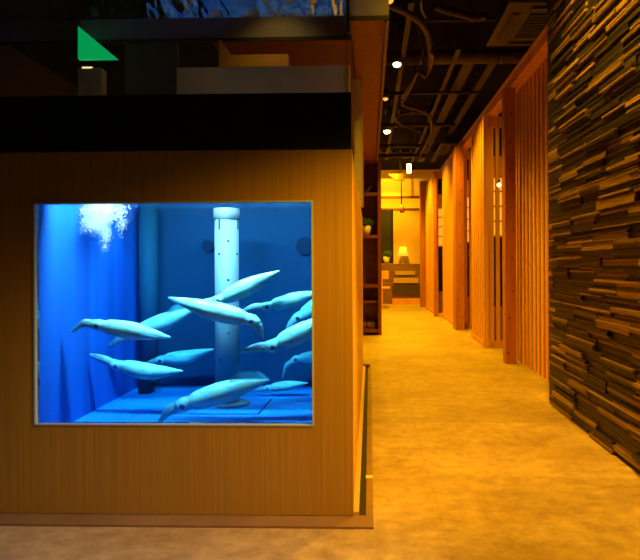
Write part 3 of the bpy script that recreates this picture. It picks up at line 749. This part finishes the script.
def ac(label, X0, X1, Ya, Yb, z):
    o = thing('air_conditioner', label, 'air conditioner', ((X0+X1)/2, (Ya+Yb)/2, z), 'ceiling cassette air conditioners')
    B(X0, X1, Ya, Yb, z, z+.03).build('face_panel', 'acpanel', o, .02)
    B(X0+.08, X1-.08, Ya+.08, Yb-.08, z+.03, 3.44).build('housing', 'dark', o)
    cx, cy = (X0+X1)/2, (Ya+Yb)/2; w = (X1-X0)/2
    for k in range(4):
        ca, sa = [(1, 0), (0, 1), (-1, 0), (0, -1)][k]
        d = w*.80; l = w*.62
        x, y = cx+ca*d, cy+sa*d
        if ca: B(x-.045, x+.045, y-l, y+l, z-.004, z+.001).build('air_slot', 'acgrille', o, .002)
        else: B(x-l, x+l, y-.045, y+.045, z-.004, z+.001).build('air_slot', 'acgrille', o, .002)
        if ca: f = B(x-.016, x+.03, y-l*.95, y+l*.95, z-.016, z-.006)
        else: f = B(x-l*.95, x+l*.95, y-.016, y+.03, z-.016, z-.006)
        f.build('louver', 'acpanel', o, .003)
    g = w*.55
    B(cx-g, cx+g, cy-g, cy+g, z-.006, z-.001).build('intake_grille', 'acgrille', o)
    mb = MB(); yy = cy-g
    while yy < cy+g-.01: mb.box(cx-g, cx+g, yy, yy+.012, z-.014, z-.0065); yy += .06
    mb.build('grille_bars', 'acpanel', o)
a = Wz(486, 47, 2.98)
ac('dusty square ceiling air conditioner above the nearest slatted screen', a.x, a.x+.95, a.y-.95, a.y, 2.98)
a = Wz(440, 155, 2.98)
ac('smaller-looking second ceiling air conditioner far down the corridor', a.x-.1, a.x+.85, a.y-1.0, a.y+.0, 2.98)

def spotlamp(label, u, v, Y, m='lamp', power=60, col=(1, .50, .12), size=math.radians(110), r=.038):
    p = W(u, v, Y)
    o = thing('spotlight', label, 'light', tuple(p), 'ceiling spotlights')
    MB().lathe((p.x, p.y, p.z), [(r*1.15, .01), (r*1.2, .10), (r*.9, .13), (r*.3, .135)], 18).build('lamp_head', 'pipe', o)
    MB().ball((p.x, p.y, p.z+.004), r*.95, 16, 10, (1, 1, .8)).build('lens', m, o)
    MB().tube([(p.x, p.y, p.z+.135), (p.x, p.y, 3.45)], .008, 8).build('stem', 'pipe', o)
    if power: spot(p+Vector((0, 0, -.02)), power, col, size)
    return o
NL = [0]
def spot(p, power, col=(1, .5, .12), size=math.radians(110), d=None, blend=.8, rad=.05):
    l = bpy.data.lights.new('spot', 'SPOT'); l.energy = power; l.color = col; l.spot_size = size; l.spot_blend = blend; l.shadow_soft_size = rad
    o = bpy.data.objects.new('spot_light', l); COL.objects.link(o); o.location = p
    if d is not None: o.rotation_euler = Vector(d).to_track_quat('-Z', 'Y').to_euler()
    return o
def area(p, sx, sy, power, col, d=(0, 0, -1), spread=math.pi):
    l = bpy.data.lights.new('area', 'AREA'); l.shape = 'RECTANGLE'; l.size = sx; l.size_y = sy; l.energy = power; l.color = col; l.spread = spread
    o = bpy.data.objects.new('area_light', l); COL.objects.link(o); o.location = p; o.rotation_euler = Vector(d).to_track_quat('-Z', 'Y').to_euler()
    return o
WARM = (1, .50, .006)
spotlamp('bright lit spotlight nearest, high beside the orange soffit', 397, 64.5, 5.75, power=250, r=.04, col=WARM)
spotlamp('dim amber spotlight between the two bright ones', 385.5, 99, 8.3, 'lampdim', power=120, col=WARM)
spotlamp('bright lit spotlight further along, lower in the dark ceiling', 387, 131.5, 9.6, power=500, col=WARM, r=.055)
spotlamp('amber spotlight just visible at the top of the picture beside the bulkhead', 389, 0.5, 4.7, 'lampdim', power=180, col=WARM)
p = W(409, 168.5, 12.2)
t = thing('rectangular_lamp', 'small upright glowing rectangular lamp hanging at the corridor end', 'lamp', tuple(p))
B(p.x-.055, p.x+.055, 12.2, 12.26, p.z-.11, p.z+.11).build('housing', 'galv', t, .01)
mb = B(p.x-.045, p.x-.018, 12.19, 12.199, p.z-.095, p.z+.095); mb.box(p.x+.018, p.x+.045, 12.19, 12.199, p.z-.095, p.z+.095); mb.box(p.x-.018, p.x+.018, 12.19, 12.199, p.z-.095, p.z-.06); mb.box(p.x-.018, p.x+.018, 12.19, 12.199, p.z+.06, p.z+.095)
mb.build('lit_face', 'tube', t)
MB().tube([(p.x, 12.23, p.z+.11), (p.x, 12.23, 3.45)], .01, 8).build('stem', 'pipe', t)
p = W(400, 175.5, 12.9)
t = thing('uplit_cowl', 'yellow-lit cowl just above the cream header at the corridor end', 'light', tuple(p))
MB().prism([(p.x-.25, p.z+.03), (p.x+.12, p.z+.05), (p.x+.10, p.z-.10), (p.x-.08, p.z-.10)], 12.9, 13.0).build('cowl', 'cream', t)
MB().tube([(p.x, 12.95, p.z+.05), (p.x, 12.95, 3.45)], .01, 8).build('stem', 'pipe', t)

# ---------------------------------------------------------------- lights
# corridor downlights
for (x, y, z_, e) in ((.65, 3.3, 3.0, 205), (.7, 6.9, 3.0, 260), (.65, 8.3, 3.0, 420), (.65, 10.2, 3.0, 420), (.6, 11.9, 3.0, 420), (.5, 13.1, 2.9, 260)):
    spot((x, y, z_), e, WARM, math.radians(120))
spot((.95, 1.4, 3.2), 78, WARM, math.radians(66))
# wall washer grazing the stone
for yy in (1.9, 3.1): spot((1.0, yy, 3.42), 270, (1, .46, .03), math.radians(72), (.16, .05, -1), .8, .02)
spot((.80, 2.5, 3.40), 160, (1, .44, .03), math.radians(92), (.52, .12, -1), .8, .03)
# unseen low spot on the right, placed for the cabinet front's falloff
spot((1.0, 1.60, 1.6), 265, (1, .48, .015), math.radians(62), Vector((-.02, FY, .69))-Vector((1.0, 1.60, 1.6)), 1.0)
spot((-.9, .9, 3.2), 165, (.5, .62, 1), math.radians(52), (0, .12, -1), 1.0)  # cool spot added to grey the floor at the lower left
# booths and end room
for y in (6.4, 9.1, 11.0): spot((2.3, y, 2.9), 90, WARM, math.radians(140))
area((.4, 15.0, 2.62), 1.2, .3, 48, (1, .42, .005), (0, .6, -1))
spot((.3, 12.6, 3.2), 130, (1, .48, .01), math.radians(110), (0, 1, -.5))  # extra spot added to brighten the cream header
spot((.6, 14.0, 2.6), 110, (1, .40, .005), math.radians(130), (0, .5, -1))
spot((-.55, 3.44, 2.62), 5, (1, .55, .08), math.radians(100), (0, .5, -1), 1)  # unseen spot added to light the plywood board behind the tank
# tank lights
CY_ = (.9, .90, 1.0)
for xx, e in ((-1.12, 120), (-.78, 190), (-.44, 205)): area((xx, IF+.10, 1.425), .22, .14, e, CY_, (0, .50, -1), math.radians(150))
spot((-1.13, IF+.25, 1.38), 20, (.2, .6, 1), math.radians(70), (-.25, .2, -1), .8, .02)  # pair of blue spots added to brighten the left tank wall
spot((-1.15, IF+.6, 1.38), 40, (.2, .6, 1), math.radians(60), (-.2, .1, -1), .8, .02)

# ---------------------------------------------------------------- world & camera
w_ = bpy.data.worlds.new('world'); SC.world = w_; w_.use_nodes = True
w_.node_tree.nodes['Background'].inputs[0].default_value = (.012, .008, .004, 1)
c = bpy.data.cameras.new('camera'); co = bpy.data.objects.new('camera', c); COL.objects.link(co)
co.matrix_world = Matrix.Translation(CAM) @ RM.to_4x4()
c.sensor_width = 36; c.lens = FPX/640*36
c.shift_x = -(CX-320)/640; c.shift_y = -(280-CY)/640
c.clip_start = .02
SC.camera = co
vs = SC.view_settings; vs.view_transform = 'Standard'; vs.look = 'None'; vs.exposure = 0; vs.gamma = 1; vs.use_curve_mapping = False
SC.cycles.use_denoising = True; SC.cycles.max_bounces = 8; SC.cycles.transparent_max_bounces = 24
SC.cycles.volume_bounces = 1; SC.cycles.sample_clamp_indirect = 4
